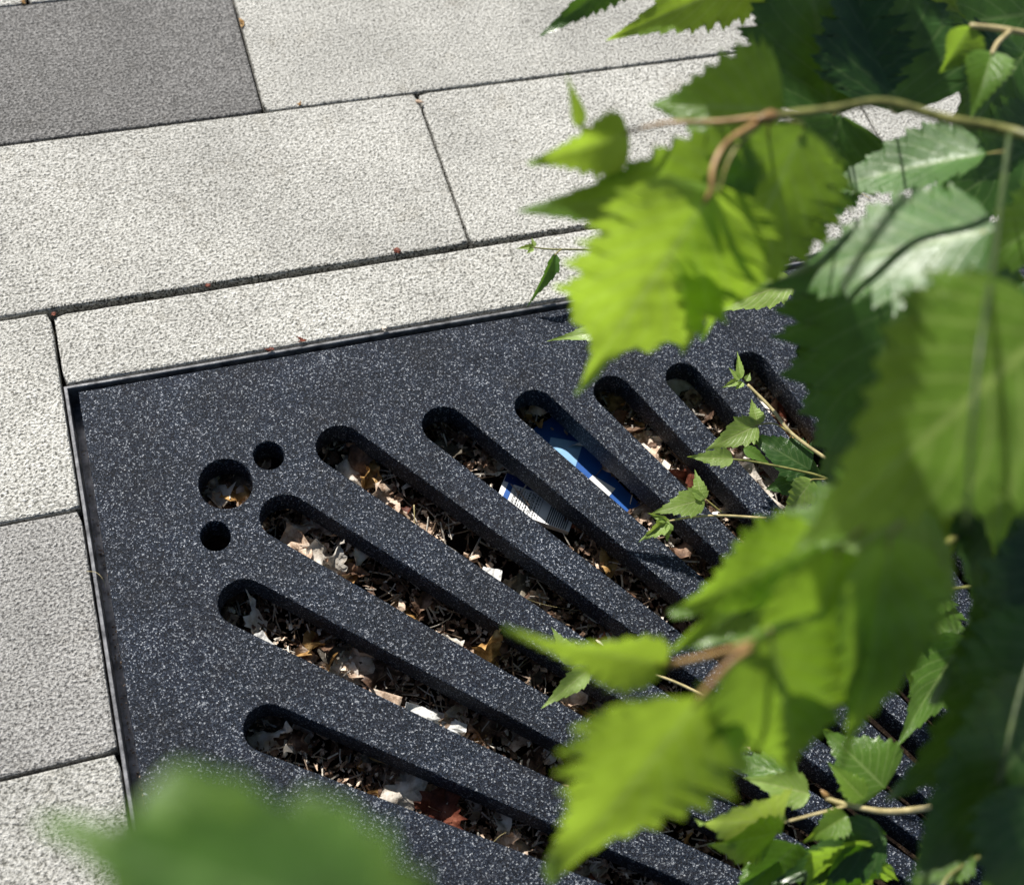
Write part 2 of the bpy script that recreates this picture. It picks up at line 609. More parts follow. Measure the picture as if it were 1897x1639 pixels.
for (xa, ya, xb, yb) in ((0.0655, -0.088, 0.0655, -0.30), (0.10, -0.046, 0.42, -0.046)):
    w_ = 0.0004
    nx_, ny_ = (w_, 0) if xa == xb else (0, w_)
    vs = [(xa - nx_ - KX, ya - ny_ - KY, TH / 2 - 0.0002), (xa + nx_ - KX, ya + ny_ - KY, TH / 2 - 0.0002), (xb + nx_ - KX, yb + ny_ - KY, TH / 2 - 0.0002), (xb - nx_ - KX, yb - ny_ - KY, TH / 2 - 0.0002), (xa - KX, ya - KY, TH / 2 + 0.00022), (xb - KX, yb - KY, TH / 2 + 0.00022)]
    link('casting_ridge', mesh('casting_ridge', vs, [(0, 1, 4), (1, 2, 5, 4), (2, 3, 5), (3, 0, 4, 5)]), M['grate'], grate)
g2 = link('tree_grate', gm, None, None, (KX, KY, -TH / 2 - 0.0008), (0, 0, math.pi))
tag(g2, 'other half of the dark tree grate, mostly out of view towards the camera', 'tree grate', 'halves of the tree grate')

# ------------------------------------------------------------------ leaf builder
PROF = [(0, 0.015), (0.02, 0.2), (0.05, 0.48), (0.1, 0.74), (0.17, 0.93), (0.25, 1.0), (0.35, 0.95), (0.47, 0.79), (0.58, 0.6), (0.69, 0.41), (0.79, 0.245), (0.88, 0.13), (0.95, 0.06), (1, 0.005)]


BLUNT = [(0, 0.05), (0.06, 0.6), (0.15, 0.9), (0.3, 1.0), (0.5, 0.96), (0.68, 0.82), (0.82, 0.6), (0.92, 0.36), (1, 0.05)]
TAIL = [(0, 0.02), (0.04, 0.45), (0.1, 0.72), (0.2, 0.93), (0.32, 1.0), (0.48, 0.97), (0.62, 0.8), (0.70, 0.5), (0.76, 0.2), (0.83, 0.11), (0.92, 0.075), (1, 0.03)]


def prof(t, P_=PROF):
    for (a, va), (b, vb) in zip(P_, P_[1:]):
        if t <= b:
            return va + (vb - va) * (t - a) / (b - a)
    return 0.0


def leaf_data(L, W, seed, fold=0.25, curl=0.1, teeth=11, depth=0.24, wave=0.09, pleat=0.022, nt=121, ns=6, wl=1.0, wr=1.0, twist=0.0, tail=False):
    """blade in its own axes: +y to the tip, +z the face; returns vertices, faces, uv"""
    r = random.Random(seed)
    ph = [r.uniform(0, 6.28) for _ in range(6)]
    big = [[r.uniform(0.6, 1.35) for _ in range(40)] for _ in range(2)]
    vs, fs, uv = [], [], []
    for i in range(nt + 1):
        t = i / nt
        for j in range(-ns, ns + 1):
            s = j / ns
            side = 0 if s < 0 else 1
            tw = t + 0.018 * math.sin(11 * t + ph[4 + side])          # teeth of uneven spacing
            q = max(0.0, tw * teeth + 0.37 * side)
            u = q % 1.0
            u2 = (q * 3 + 0.2 * side) % 1.0
            k_ = big[side][int(q) % 40]
            env = min(1.0, t * 7) * min(1.0, (1 - t) * 4 + 0.12)
            saw = ((u ** 1.4 - 0.5) * depth * k_ + (u2 - 0.5) * depth * 0.38) * env
            e = abs(s) ** 3
            pf = prof(t, TAIL) if tail is True else (prof(t, BLUNT) if tail else prof(t))
            wd = pf * W * (wl if side == 0 else wr) * (1 + saw * e * (1.0 + 0.25 * math.sin(5 * t + ph[3])))
            x = s * wd
            y = t * L + e * max(0, u - 0.3) * depth * 0.9 * L / teeth * env - 0.02 * L * e * pf
            z = abs(x) * math.sin(fold) - curl * L * (t - 0.12) ** 2 + curl * L * 0.02
            z += wave * W * abs(s) ** 1.5 * math.sin(t * 8 + ph[side]) + wave * 0.7 * W * s * math.sin(t * 4 + ph[2])
            vp = 9 * (t - 0.34 * abs(s)) + 0.25 * math.sin(ph[1] + 5 * t)
            z += pleat * W * (0.55 + 0.45 * math.sin(3 * t + 2 * s + ph[0])) * math.cos(2 * math.pi * vp) * min(1, abs(s) * 3) * pf
            x *= math.cos(fold)
            if twist:
                c_, s_ = math.cos(twist * t), math.sin(twist * t)
                x, z = x * c_ - z * s_, x * s_ + z * c_
            vs.append((x, y, z))
            uv.append((0.5 + 0.5 * s, t))
    m = 2 * ns + 1
    for i in range(nt):
        for j in range(m - 1):
            a = i * m + j
            fs.append((a, a + 1, a + m + 1, a + m))
    return vs, fs, uv


V3 = Vector
leaf_seed = 0


def leaf(parent, base, z, tip, hw, n, mat, petiole=None, name='leaf', label=None, pet_mat='petiole', pr=0.0006, **kw):
    """a leaf on a branch: base and tip as seen in the photograph, base height z, face normal n"""
    global leaf_seed
    leaf_seed += 1
    n = Vector(n).normalized()
    P = at(base, z)
    T = on_plane(tip, P, n)
    ax = T - P
    L = ax.length
    y = ax.normalized()
    x = y.cross(n).normalized()
    nn = x.cross(y)
    mid = P.lerp(T, 0.3)
    a, b = proj(mid), proj(mid + x * 0.01)
    pxd = math.hypot(tip[0] - base[0], tip[1] - base[1])
    dx, dy = (tip[0] - base[0]) / pxd, (tip[1] - base[1]) / pxd
    perp = abs(-(b[0] - a[0]) * dy + (b[1] - a[1]) * dx) / 0.01
    W = hw / max(perp, 300)
    vs, fs, uv = leaf_data(L, W, int(base[0] * 7 + base[1] * 13 + tip[0]), **kw)
    Rm = Matrix((x, y, nn)).transposed()
    me = mesh(name, [Rm @ Vector(v) for v in vs], fs, True, uv)
    o = link(name, me, M[mat], parent, P - (parent.location if parent else Vector((0, 0, 0))))
    if label: o['label'] = label
    if petiole is not None:
        q = [at((px, py), pz) if not isinstance(px, Vector) else px for (px, py, pz) in petiole] + [P, P + y * L * 0.06]
        pts = [p - P for p in catmull(q, 6)]
        a_, b_ = tube_data(pts, pr * 1.15, pr * 0.8, 8)
        link('petiole', mesh('petiole', a_, b_, True), M[pet_mat], o)
    return o


def twig(parent, path, r0, r1, mat='twig_olive', name='twig', knobs=0.12, label=None):
    pts = catmull([at((a, b), c) for a, b, c in path], 10)
    o0 = pts[0]
    a_, b_ = tube_data([p - o0 for p in pts], r0, r1, 10, knobs)
    o = link(name, mesh(name, a_, b_, True), M[mat], parent, o0 - parent.location)
    if label: o['label'] = label
    return o


def bud(parent, p, z, tip, r, mat='twig_brown', name='bud'):
    P, Q = at(p, z), at(tip, z + 0.002)
    prof_ = [(0, 0.5), (0.25, 1.0), (0.5, 0.95), (0.75, 0.6), (1.0, 0.08)]
    d = (Q - P)
    pts = [P.lerp(Q, f) - P for f, _ in prof_]
    up = Vector((0.3, 0.1, 1))
    x = d.cross(up).normalized(); y = x.cross(d.normalized())
    vs, fs = [], []
    for (f, k), c in zip(prof_, pts):
        for i in range(8):
            th = 2 * math.pi * i / 8
            vs.append(c + x * (r * k * math.cos(th)) + y * (r * k * math.sin(th)))
    for i in range(4):
        for k in range(8):
            fs.append((i * 8 + k, i * 8 + (k + 1) % 8, (i + 1) * 8 + (k + 1) % 8, (i + 1) * 8 + k))
    fs.append(tuple(range(8))[::-1]); fs.append(tuple(32 + k for k in range(8)))
    return link(name, mesh(name, vs, fs, True), M[mat], parent, P - parent.location)


NT_ = (0.10, -0.92, 0.38)      # hangs with its back to the sun: light comes through
NS_ = (-0.44, 0.14, 0.88)       # tilted so that the sky and sun glance off it
NU_ = (-0.10, -0.30, 0.95)      # nearly flat

# ---- upper branch
BA = empty('birch_branch', at((1897, 250), 0.57), 'arching olive twig at the upper right with long toothed leaves over pale pavers', 'birch branch', 'birch branches hanging over the grate')
ZA = 0.57
twig(BA, [(2100, 330, ZA + 0.03), (1897, 250, ZA), (1760, 222, ZA), (1640, 190, ZA), (1540, 203, ZA), (1425, 216, ZA)], 0.0023, 0.0018, 'twig_olive')
twig(BA, [(1425, 216, ZA), (1330, 226, ZA - 0.005), (1240, 228, ZA - 0.01), (1160, 245, ZA - 0.015)], 0.0014, 0.0008, 'twig_brown')
bud(BA, (1440, 214, )[:2], ZA + 0.003, (1400, 222), 0.0029)
leaf(BA, (1318, 352), ZA, (1072, 735), 148, NT_, 'leaf_young', [(1425, 216, ZA), (1350, 262, ZA + 0.006), (1322, 310, ZA + 0.004)], pet_mat='twig_brown', pr=0.0013, fold=0.15, curl=0.05, wl=1.0, wr=1.15, tail=True)
leaf(BA, (1335, 345), ZA - 0.008, (1275, 668), 92, (0.12, -0.88, 0.46), 'leaf_young', [(1425, 216, ZA), (1360, 280, ZA)], fold=0.3)
leaf(BA, (1490, 232), ZA - 0.02, (1310, 640), 125, (0.05, -0.88, 0.47), 'leaf_green', [(1425, 216, ZA), (1460, 224, ZA - 0.01)], fold=0.1, curl=0.05)
leaf(BA, (1400, 330), ZA - 0.04, (970, 395), 110, (0.1, -0.75, 0.6), 'leaf_green', [(1425, 216, ZA - 0.01), (1420, 280, ZA - 0.03)], fold=0.2, curl=0.03)
leaf(BA, (1450, 205), ZA - 0.03, (1205, 190), 125, (-0.3, -0.5, 0.8), 'leaf_green', [(1500, 205, ZA - 0.02)], fold=0.2)
leaf(BA, (1165, 245), ZA - 0.015, (985, 310), 62, NT_, 'leaf_young', [(1180, 242, ZA - 0.014)], fold=0.3)
leaf(BA, (1075, 235), ZA - 0.02, (1052, 140), 16, NT_, 'leaf_young', [(1120, 240, ZA - 0.016)], fold=0.4)
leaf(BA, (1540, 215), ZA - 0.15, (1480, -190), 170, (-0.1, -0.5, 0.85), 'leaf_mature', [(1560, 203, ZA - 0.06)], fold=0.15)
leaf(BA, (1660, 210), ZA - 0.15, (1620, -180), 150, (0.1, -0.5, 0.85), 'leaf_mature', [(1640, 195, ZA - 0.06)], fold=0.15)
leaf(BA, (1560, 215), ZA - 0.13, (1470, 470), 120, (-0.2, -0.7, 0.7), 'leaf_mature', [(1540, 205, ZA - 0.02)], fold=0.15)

# ---- twig crossing the top of the picture
BG = empty('birch_branch', at((1930, 70), 0.50), 'pale twig in the top right corner with a dangling folded leaf', 'birch branch', 'birch branches hanging over the grate')
ZG = 0.50
twig(BG, [(2080, 120, ZG + 0.02), (1930, 70, ZG), (1860, 55, ZG), (1797, 48, ZG)], 0.0019, 0.0015, 'twig_pale')
leaf(BG, (1797, 48), ZG, (1745, 140), 38, NT_, 'leaf_green', None, fold=0.3)
leaf(BG, (1840, 95), ZG, (1800, 215), 52, (-0.4, -0.3, 0.85), 'leaf_green', [(1870, 60, ZG), (1850, 78, ZG)], pet_mat='twig_pale', pr=0.0013, fold=0.5)
leaf(BG, (1700, -40), ZG - 0.05, (1790, 30), 40, NU_, 'leaf_young', None, fold=0.3)
leaf(BG, (1430, -60), ZG - 0.04, (1125, 78), 70, (-0.2, -0.75, 0.6), 'leaf_young', [(1500, -90, ZG - 0.03)], fold=0.2)
leaf(BG, (1180, -70), ZG - 0.06, (1008, 70), 40, (0.1, -0.8, 0.5), 'leaf_mature', [(1220, -110, ZG - 0.05)], fold=0.2)
leaf(BG, (1900, 95), ZG - 0.09, (1740, 330), 120, (0.2, -0.5, 0.8), 'leaf_mature', [(1920, 75, ZG - 0.03)], fold=0.15)
leaf(BG, (1950, 20), ZG - 0.09, (1640, 60), 110, (0.2, -0.5, 0.8), 'leaf_mature', [(1980, 60, ZG - 0.03)], fold=0.15)

# ---- right hand branch with glossy leaves
BB = empty('birch_branch', at((1845, 430), 0.52), 'drooping branch at the right edge with broad white shining leaf', 'birch branch', 'birch branches hanging over the grate')
ZB = 0.52
twig(BB, [(1870, 250, ZB + 0.05), (1850, 400, ZB + 0.06), (1828, 560, ZB + 0.11), (1805, 740, ZB + 0.11), (1790, 980, ZB + 0.09)], 0.0013, 0.0008, 'twig_green')
leaf(BB, (1845, 425), ZB + 0.02, (1395, 512), 128, NS_, 'leaf_gloss', [(1848, 405, ZB + 0.03)], fold=-0.12, curl=0.1)
leaf(BB, (1830, 285), ZB - 0.05, (1470, 350), 62, NS_, 'leaf_gloss', [(1868, 280, ZB + 0.02)], fold=0.3)
leaf(BB, (1965, 590), ZB + 0.10, (1480, 1020), 250, (-0.1, -0.38, 0.92), 'leaf_young', [(2020, 540, ZB + 0.09)], fold=0.08, wr=0.92, curl=0.05, wave=0.06, label='broad leaf partly shaded, sunlit to the right')
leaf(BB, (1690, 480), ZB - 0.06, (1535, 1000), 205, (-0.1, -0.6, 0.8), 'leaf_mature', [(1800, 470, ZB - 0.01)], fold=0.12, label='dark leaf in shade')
leaf(BB, (1995, 370), ZB - 0.02, (1770, 520), 85, (-0.1, -0.5, 0.85), 'leaf_green', [(2020, 340, ZB - 0.02)], fold=0.15)
leaf(BB, (1850, 560), ZB + 0.03, (1870, 1060), 120, (0.1, -0.75, 0.62), 'leaf_green', [(1835, 520, ZB + 0.03)], fold=0.15)
leaf(BB, (1940, 250), ZB - 0.11, (1700, 420), 110, (0.1, -0.6, 0.8), 'leaf_mature', [(1960, 240, ZB - 0.02)], fold=0.15)

leaf(BB, (1800, 760), ZB - 0.06, (1690, 1130), 110, (-0.2, -0.6, 0.75), 'leaf_green', [(1795, 740, ZB - 0.02)], fold=0.2)
leaf(BB, (1880, 850), ZB - 0.07, (1800, 1180), 110, (0.1, -0.6, 0.8), 'leaf_mature', [(1900, 820, ZB - 0.04)], fold=0.2)
leaf(BB, (1900, 520), ZB - 0.09, (1640, 760), 120, (0.1, -0.5, 0.8), 'leaf_mature', [(1920, 500, ZB - 0.06)], fold=0.15)

# ---- middle branch
BC = empty('birch_branch', at((1410, 1185), 0.55), 'middle branch with bright yellow green backlit leaves hanging over the slots', 'birch branch', 'birch branches hanging over the grate')
ZC = 0.55
leaf(BC, (1303, 1283), ZC, (1024, 1650), 138, NT_, 'leaf_young', [(1412, 1186, ZC + 0.004), (1355, 1225, ZC + 0.008)], pet_mat='twig_brown', pr=0.0012, fold=0.1, curl=0.06, wl=0.95, wr=1.05)
leaf(BC, (1232, 1232), ZC - 0.055, (935, 1175), 62, NT_, 'leaf_young', [(1412, 1186, ZC + 0.004), (1320, 1212, ZC - 0.028)], pet_mat='twig_brown', pr=0.0012, fold=0.2, curl=0.04, twist=0.5)
leaf(BC, (1715, 935), ZC - 0.03, (1245, 1200), 165, (-0.2, -0.1, 0.97), 'leaf_green', [(1790, 890, ZC - 0.01)], fold=0.1, curl=0.08, wr=0.78, wl=1.2)
leaf(BC, (1425, 1165), ZC + 0.012, (1492, 1465), 155, (0.12, -0.92, 0.38), 'leaf_green', [(1412, 1186, ZC - 0.003)], fold=0.12)
leaf(BC, (1520, 1000), ZC - 0.03, (1250, 1150), 95, (0.0, -0.85, 0.5), 'leaf_green', [(1600, 960, ZC - 0.02)], fold=0.15)
leaf(BC, (1560, 1010), ZC + 0.012, (1440, 1390), 118, (0.1, -0.88, 0.45), 'leaf_green', [(1620, 960, ZC + 0.01)], fold=0.12)
twig(BC, [(1788, 980, ZB - 0.09), (1660, 1075, ZC - 0.09), (1500, 1150, ZC - 0.05), (1412, 1186, ZC + 0.004)], 0.0017, 0.0014, 'twig_olive')
leaf(BC, (1650, 990), ZC + 0.03, (1585, 1450), 100, (0.1, -0.85, 0.5), 'leaf_green', [(1690, 950, ZC + 0.02)], fold=0.3)

# ---- shaded leaves filling the lower right
BF = empty('birch_branch', at((1990, 1050), 0.50), 'dark shaded branch of overlapping leaves in the lower right corner', 'birch branch', 'birch branches hanging over the grate')
ZF = 0.50
twig(BF, [(2080, 950, ZF), (1980, 1060, ZF - 0.02), (1900, 1250, ZF - 0.03), (1850, 1450, ZF - 0.04)], 0.0016, 0.001, 'twig_green')
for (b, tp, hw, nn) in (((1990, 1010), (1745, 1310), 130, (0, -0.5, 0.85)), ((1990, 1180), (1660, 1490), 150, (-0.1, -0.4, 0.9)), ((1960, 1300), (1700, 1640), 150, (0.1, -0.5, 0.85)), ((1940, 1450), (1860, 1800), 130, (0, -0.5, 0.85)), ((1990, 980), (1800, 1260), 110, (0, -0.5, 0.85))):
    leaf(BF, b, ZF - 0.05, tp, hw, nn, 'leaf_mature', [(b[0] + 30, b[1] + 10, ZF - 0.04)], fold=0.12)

# ---- very near leaf at the lower left
BD = empty('birch_branch', at((640, 1760), 0.80), 'blurred near sprig at the lower left with broad grey green leaves', 'birch branch', 'birch branches hanging over the grate')
ZD = 0.73
leaf(BD, (700, 1720), ZD, (60, 1528), 190, (-0.1, -0.45, 0.88), 'leaf_near', [(800, 1850, ZD)], fold=0.12, depth=0.35, teeth=6)
leaf(BD, (470, 1930), ZD - 0.01, (330, 1418), 240, (-0.1, -0.45, 0.88), 'leaf_near', [(700, 1950, ZD)], fold=0.12, depth=0.3, teeth=5, tail=2)
leaf(BD, (740, 1900), ZD - 0.01, (560, 1470), 150, (-0.1, -0.4, 0.9), 'leaf_near', [(760, 1950, ZD)], fold=0.12, depth=0.3, teeth=5, tail=2)

# ---- small sharp sprigs low over the grate
ZE = 0.075
E1 = empty('birch_sprig', at((1470, 806), ZE), 'small sprig ending in a tuft of unopened leaves above the slots', 'birch sprig', 'young sprigs close above the grate')
twig(E1, [(1560, 870, ZE), (1470, 806, ZE), (1430, 758, ZE + 0.004), (1385, 712, ZE + 0.008)], 0.0017, 0.0012, 'twig_pale')
for (b, tp, hw) in (((1372, 702), (1366, 648), 9), ((1370, 704), (1350, 680), 8), ((1368, 706), (1337, 718), 9), ((1376, 708), (1362, 722), 8), ((1382, 706), (1390, 690), 8)):
    leaf(E1, b, ZE + 0.01, tp, hw, (-0.2, -0.3, 0.9), 'leaf_tender', None, fold=0.6, nt=30, ns=3, teeth=6)
leaf(E1, (1404, 787), ZE, (1308, 832), 30, NU_, 'leaf_tender', [(1470, 806, ZE), (1435, 785, ZE)], fold=0.2, nt=40, ns=3, teeth=7)
leaf(E1, (1404, 787), ZE - 0.002, (1392, 737), 16, NU_, 'leaf_tender', None, fold=0.3, nt=40, ns=3, teeth=6)
E2 = empty('birch_sprig', at((1530, 890), ZE), 'young sprig with one pale folded leaf and darker green leaves', 'birch sprig', 'young sprigs close above the grate')
twig(E2, [(1600, 920, ZE), (1530, 886, ZE), (1480, 872, ZE), (1400, 856, ZE), (1352, 850, ZE)], 0.0013, 0.0008, 'twig_olive')
leaf(E2, (1358, 850), ZE + 0.002, (1274, 845), 20, NU_, 'leaf_tender', None, fold=0.35, nt=40, ns=3, teeth=6)
leaf(E2, (1378, 830), ZE, (1432, 862), 12, NU_, 'leaf_green', None, fold=0.3, nt=40, ns=3, teeth=6)
leaf(E2, (1500, 870), ZE - 0.012, (1385, 800), 42, NU_, 'leaf_mature', None, fold=0.15, nt=40, ns=3, teeth=8)
leaf(E2, (1520, 880), ZE - 0.02, (1420, 905), 52, NU_, 'leaf_mature', None, fold=0.15, nt=40, ns=3, teeth=8)
leaf(E2, (1505, 888), ZE + 0.004, (1450, 962), 30, (-0.2, -0.6, 0.8), 'leaf_tender', [(1530, 888, ZE)], fold=0.15, nt=40, ns=3, teeth=7)
E3 = empty('birch_sprig', at((1338, 955), ZE - 0.01), 'young sprig with one wide leaf and a crumpled yellow leaf over the bars', 'birch sprig', 'young sprigs close above the grate')
twig(E3, [(1420, 960, ZE - 0.01), (1338, 955, ZE - 0.01), (1280, 958, ZE - 0.01), (1225, 968, ZE - 0.008)], 0.0012, 0.0007, 'twig_pale')
leaf(E3, (1306, 924), ZE, (1207, 950), 26, NU_, 'leaf_tender', [(1338, 950, ZE - 0.005)], fold=0.1, nt=40, ns=3, teeth=6)
leaf(E3, (1300, 928), ZE, (1288, 868), 15, NU_, 'leaf_tender', None, fold=0.2, nt=40, ns=3, teeth=6)
for (b, tp, hw) in (((1240, 962), (1184, 1005), 18), ((1238, 968), (1236, 1002), 11), ((1235, 965), (1200, 950), 9)):
    leaf(E3, b, ZE - 0.004, tp, hw, (-0.1, -0.5, 0.85), 'leaf_tender', None, fold=0.7, nt=30, ns=3, teeth=5, wave=0.3)
E4 = empty('birch_sprig', at((1230, 1260), ZE), 'toothed young leaf tips peeping from under the bright yellow green leaf', 'birch sprig', 'young sprigs close above the grate')
twig(E4, [(1330, 1300, ZE), (1230, 1255, ZE), (1150, 1240, ZE)], 0.0011, 0.0007, 'twig_pale')
leaf(E4, (1120, 1238), ZE, (1200, 1176), 28, NU_, 'leaf_tender', None, fold=0.2, nt=40, ns=3, teeth=7)
leaf(E4, (1065, 1230), ZE, (1022, 1160), 20, NU_, 'leaf_tender', None, fold=0.3, nt=40, ns=3, teeth=6)
leaf(E4, (1090, 1240), ZE, (1003, 1312), 22, NU_, 'leaf_tender', None, fold=0.3, nt=40, ns=3, teeth=7)
E5 = empty('birch_sprig', at((1090, 463), 0.04), 'thin sprig with a curled drooping leaf seen against the narrow pale pavers', 'birch sprig', 'young sprigs close above the grate')
twig(E5, [(1200, 470, 0.05), (1085, 463, 0.04), (1020, 462, 0.04), (985, 458, 0.04)], 0.0011, 0.0007, 'twig_olive')
for (b, tp, hw) in (((990, 458), (956, 460), 7), ((990, 458), (985, 440), 6), ((988, 460), (975, 470), 6)):
    leaf(E5, b, 0.04, tp, hw, NU_, 'leaf_tender', None, fold=0.6, nt=24, ns=3, teeth=5)
leaf(E5, (1030, 470), 0.04, (984, 572), 15, (0.2, -0.7, 0.6), 'leaf_mature', [(1040, 462, 0.04)], fold=0.6, nt=40, ns=3, teeth=7, curl=0.2)
E6 = empty('birch_sprig', at((1340, 545), 0.16), 'small sprig with two light leaf tips above the upper grate edge', 'birch sprig', 'young sprigs close above the grate')
twig(E6, [(1600, 480, 0.17), (1500, 500, 0.16), (1440, 520, 0.16)], 0.0012, 0.0008, 'twig_olive')
leaf(E6, (1470, 520), 0.16, (1310, 580), 34, NU_, 'leaf_tender', None, fold=0.2, nt=40, teeth=8)
leaf(E6, (1200, 600), 0.16, (1012, 628), 28, (-0.3, -0.2, 0.9), 'leaf_tender', [(1300, 580, 0.16)], fold=0.3, nt=40, teeth=8)

# ---- lower right twig with sharper leaves
F1 = empty('birch_branch', at((1640, 1500), 0.20), 'pale straight twig at the lower right with small veined leaves', 'birch branch', 'birch branches hanging over the grate')
Z1 = 0.20
twig(F1, [(1760, 1490, Z1), (1650, 1503, Z1), (1570, 1490, Z1), (1530, 1478, Z1)], 0.0022, 0.0013, 'twig_pale')
twig(F1, [(1570, 1492, Z1), (1500, 1510, Z1), (1420, 1530, Z1), (1340, 1538, Z1)], 0.0010, 0.0005, 'twig_pale')
bud(F1, (1535, 1478), Z1, (1520, 1462), 0.0018)
leaf(F1, (1455, 1512), Z1 + 0.005, (1300, 1535), 62, NT_, 'leaf_tender', None, fold=0.1, nt=50, teeth=8)
leaf(F1, (1440, 1540), Z1, (1318, 1575), 42, NT_, 'leaf_young', None, fold=0.2, nt=50, teeth=8)
leaf(F1, (1640, 1460), Z1 - 0.02, (1530, 1350), 75, NU_, 'leaf_green', None, fold=0.12, nt=50, teeth=9)
leaf(F1, (1600, 1480), Z1 + 0.005, (1535, 1410), 26, NU_, 'leaf_young', None, fold=0.3, nt=50, teeth=8)
leaf(F1, (1570, 1510), Z1, (1490, 1560), 32, NU_, 'leaf_young', None, fold=0.3, nt=50, teeth=8)
leaf(F1, (1600, 1560), Z1 - 0.02, (1480, 1680), 70, NT_, 'leaf_green', None, fold=0.12, nt=50, teeth=9)
leaf(F1, (1480, 1560), Z1 - 0.03, (1370, 1660), 60, NT_, 'leaf_mature', None, fold=0.12, nt=50, teeth=9)
leaf(F1, (1480, 1440), Z1 - 0.03, (1330, 1400), 40, NS_, 'leaf_green', None, fold=0.3, nt=50, teeth=9)
leaf(F1, (1640, 1545), Z1 - 0.02, (1430, 1640), 62, NU_, 'leaf_mature', None, fold=0.15, nt=60, teeth=9)
leaf(F1, (1560, 1560), Z1 - 0.01, (1610, 1720), 60, NT_, 'leaf_green', None, fold=0.15, nt=60, teeth=9)
leaf(F1, (1440, 1590), Z1 - 0.04, (1350, 1680), 40, NS_, 'leaf_green', None, fold=0.25, nt=60, teeth=9)
leaf(F1, (1500, 1470), Z1 - 0.02, (1380, 1440), 36, NU_, 'leaf_tender', None, fold=0.25, nt=60, teeth=8)
F2 = empty('birch_branch', at((1800, 1090), 0.22), 'thin twig with glossy net veined leaf above the small gap onto the bars', 'birch branch', 'birch branches hanging over the grate')
Z2 = 0.22
twig(F2, [(1860, 1080, Z2), (1770, 1090, Z2), (1700, 1100, Z2), (1620, 1095, Z2)], 0.0013, 0.0008, 'twig_olive')
leaf(F2, (1690, 1095), Z2, (1590, 1210), 60, NS_, 'leaf_green', None, fold=0.15, nt=50, teeth=9)
leaf(F2, (1720, 1090), Z2 - 0.01, (1690, 1290), 75, NU_, 'leaf_green', None, fold=0.15, nt=50, teeth=9)
leaf(F2, (1790, 1180), Z2 - 0.01, (1650, 1380), 60, NU_, 'leaf_green', None, fold=0.15, nt=50, teeth=9, curl=-0.2)
F3 = empty('birch_branch', at((1830, 1590), 0.30), 'short twig in the bottom right corner with a leaf shining white', 'birch branch', 'birch branches hanging over the grate')
Z3 = 0.30
twig(F3, [(1900, 1560, Z3), (1830, 1580, Z3), (1760, 1620, Z3), (1740, 1660, Z3)], 0.0013, 0.0009, 'twig_olive')
leaf(F3, (1790, 1560), Z3, (1680, 1650), 60, NS_, 'leaf_green', None, fold=0.25, nt=50, teeth=9)
leaf(F3, (1897, 1600), Z3, (1800, 1700), 60, NU_, 'leaf_green', None, fold=0.25, nt=50, teeth=9)

# ---- unseen leaves added towards the sun to shade the leaves below
BS = empty('birch_branch', (0.34, 0.06, 0.98), 'unseen branch added above the view to shade the dark leaves', 'birch branch', 'birch branches hanging over the grate')


def shade_leaf(px, z, tdist, L, seed):
    P = at(px, z) + SUN * tdist
    n = SUN
    a = random.Random(seed).uniform(-0.5, 0.5)
    y = Vector((math.sin(a), -math.cos(a) * 0.7, -0.7)); y = (y - n * y.dot(n)).normalized()
    x = y.cross(n)
    vs, fs, uv = leaf_data(L, L * 0.42, seed, nt=44, ns=4)
    Rm = Matrix((x, y, n)).transposed()
    o = link('leaf', mesh('leaf', [Rm @ (Vector(v) - Vector((0, L * 0.45, 0))) for v in vs], fs, True, uv), M['leaf_mature'], BS, P - BS.location)
    return o


sh_pts = []
for i, (px, z, td, L_) in enumerate((((1820, 1200), 0.44, 0.5, 0.06), ((1780, 1360), 0.43, 0.47, 0.06), ((1890, 1300), 0.43, 0.55, 0.05), ((1770, 1500), 0.43, 0.52, 0.055), ((1870, 1120), 0.44, 0.45, 0.05),
                                     ((1450, 40), 0.42, 0.4, 0.07), ((1540, 50), 0.42, 0.43, 0.08), ((1640, 60), 0.42, 0.45, 0.08), ((1560, 150), 0.42, 0.5, 0.07), ((1660, 170), 0.42, 0.4, 0.065), ((1400, 130), 0.43, 0.47, 0.05), ((1480, 170), 0.42, 0.44, 0.05), ((1740, 90), 0.42, 0.47, 0.07), ((1820, 150), 0.41, 0.5, 0.06), ((1860, 230), 0.41, 0.45, 0.05),
                                     ((1200, 430), 0.53, 0.45, 0.032), ((1610, 730), 0.60, 0.33, 0.058), ((1590, 740), 0.42, 0.42, 0.06), ((1500, 690), 0.43, 0.45, 0.045), ((1550, 870), 0.41, 0.4, 0.05), ((1600, 880), 0.60, 0.3, 0.042), ((1560, 840), 0.59, 0.36, 0.045))):
    o = shade_leaf(px, z, td, L_, 900 + i)
    sh_pts.append(o.location + BS.location)
pts = catmull([Vector((0.75, 0.25, 1.02)), Vector((0.55, 0.12, 0.99)), Vector((0.34, 0.06, 0.96)), Vector((0.22, -0.02, 0.93))], 10)
a_, b_ = tube_data([p - BS.location for p in pts], 0.004, 0.002, 8, 0.1)
link('twig', mesh('twig', a_, b_, True), M['twig_brown'], BS)  # unseen twig added along with the shading leaves

# ------------------------------------------------------------------ litter under the grate
rl = random.Random(21)
BED = -0.0435


def on_packet(p, A, B_, w_):
    d = (B_ - A).normalized()
    v = p - A
    u = v.x * d.x + v.y * d.y
    n_ = -v.x * d.y + v.y * d.x
    return -0.008 < u < (B_ - A).length + 0.004 and abs(n_) < w_


PACKETS = [(at((1000, 805), -0.048), at((1140, 958), -0.048), 0.026), (at((922, 925), -0.043), at((1062, 975), -0.043), 0.022)]


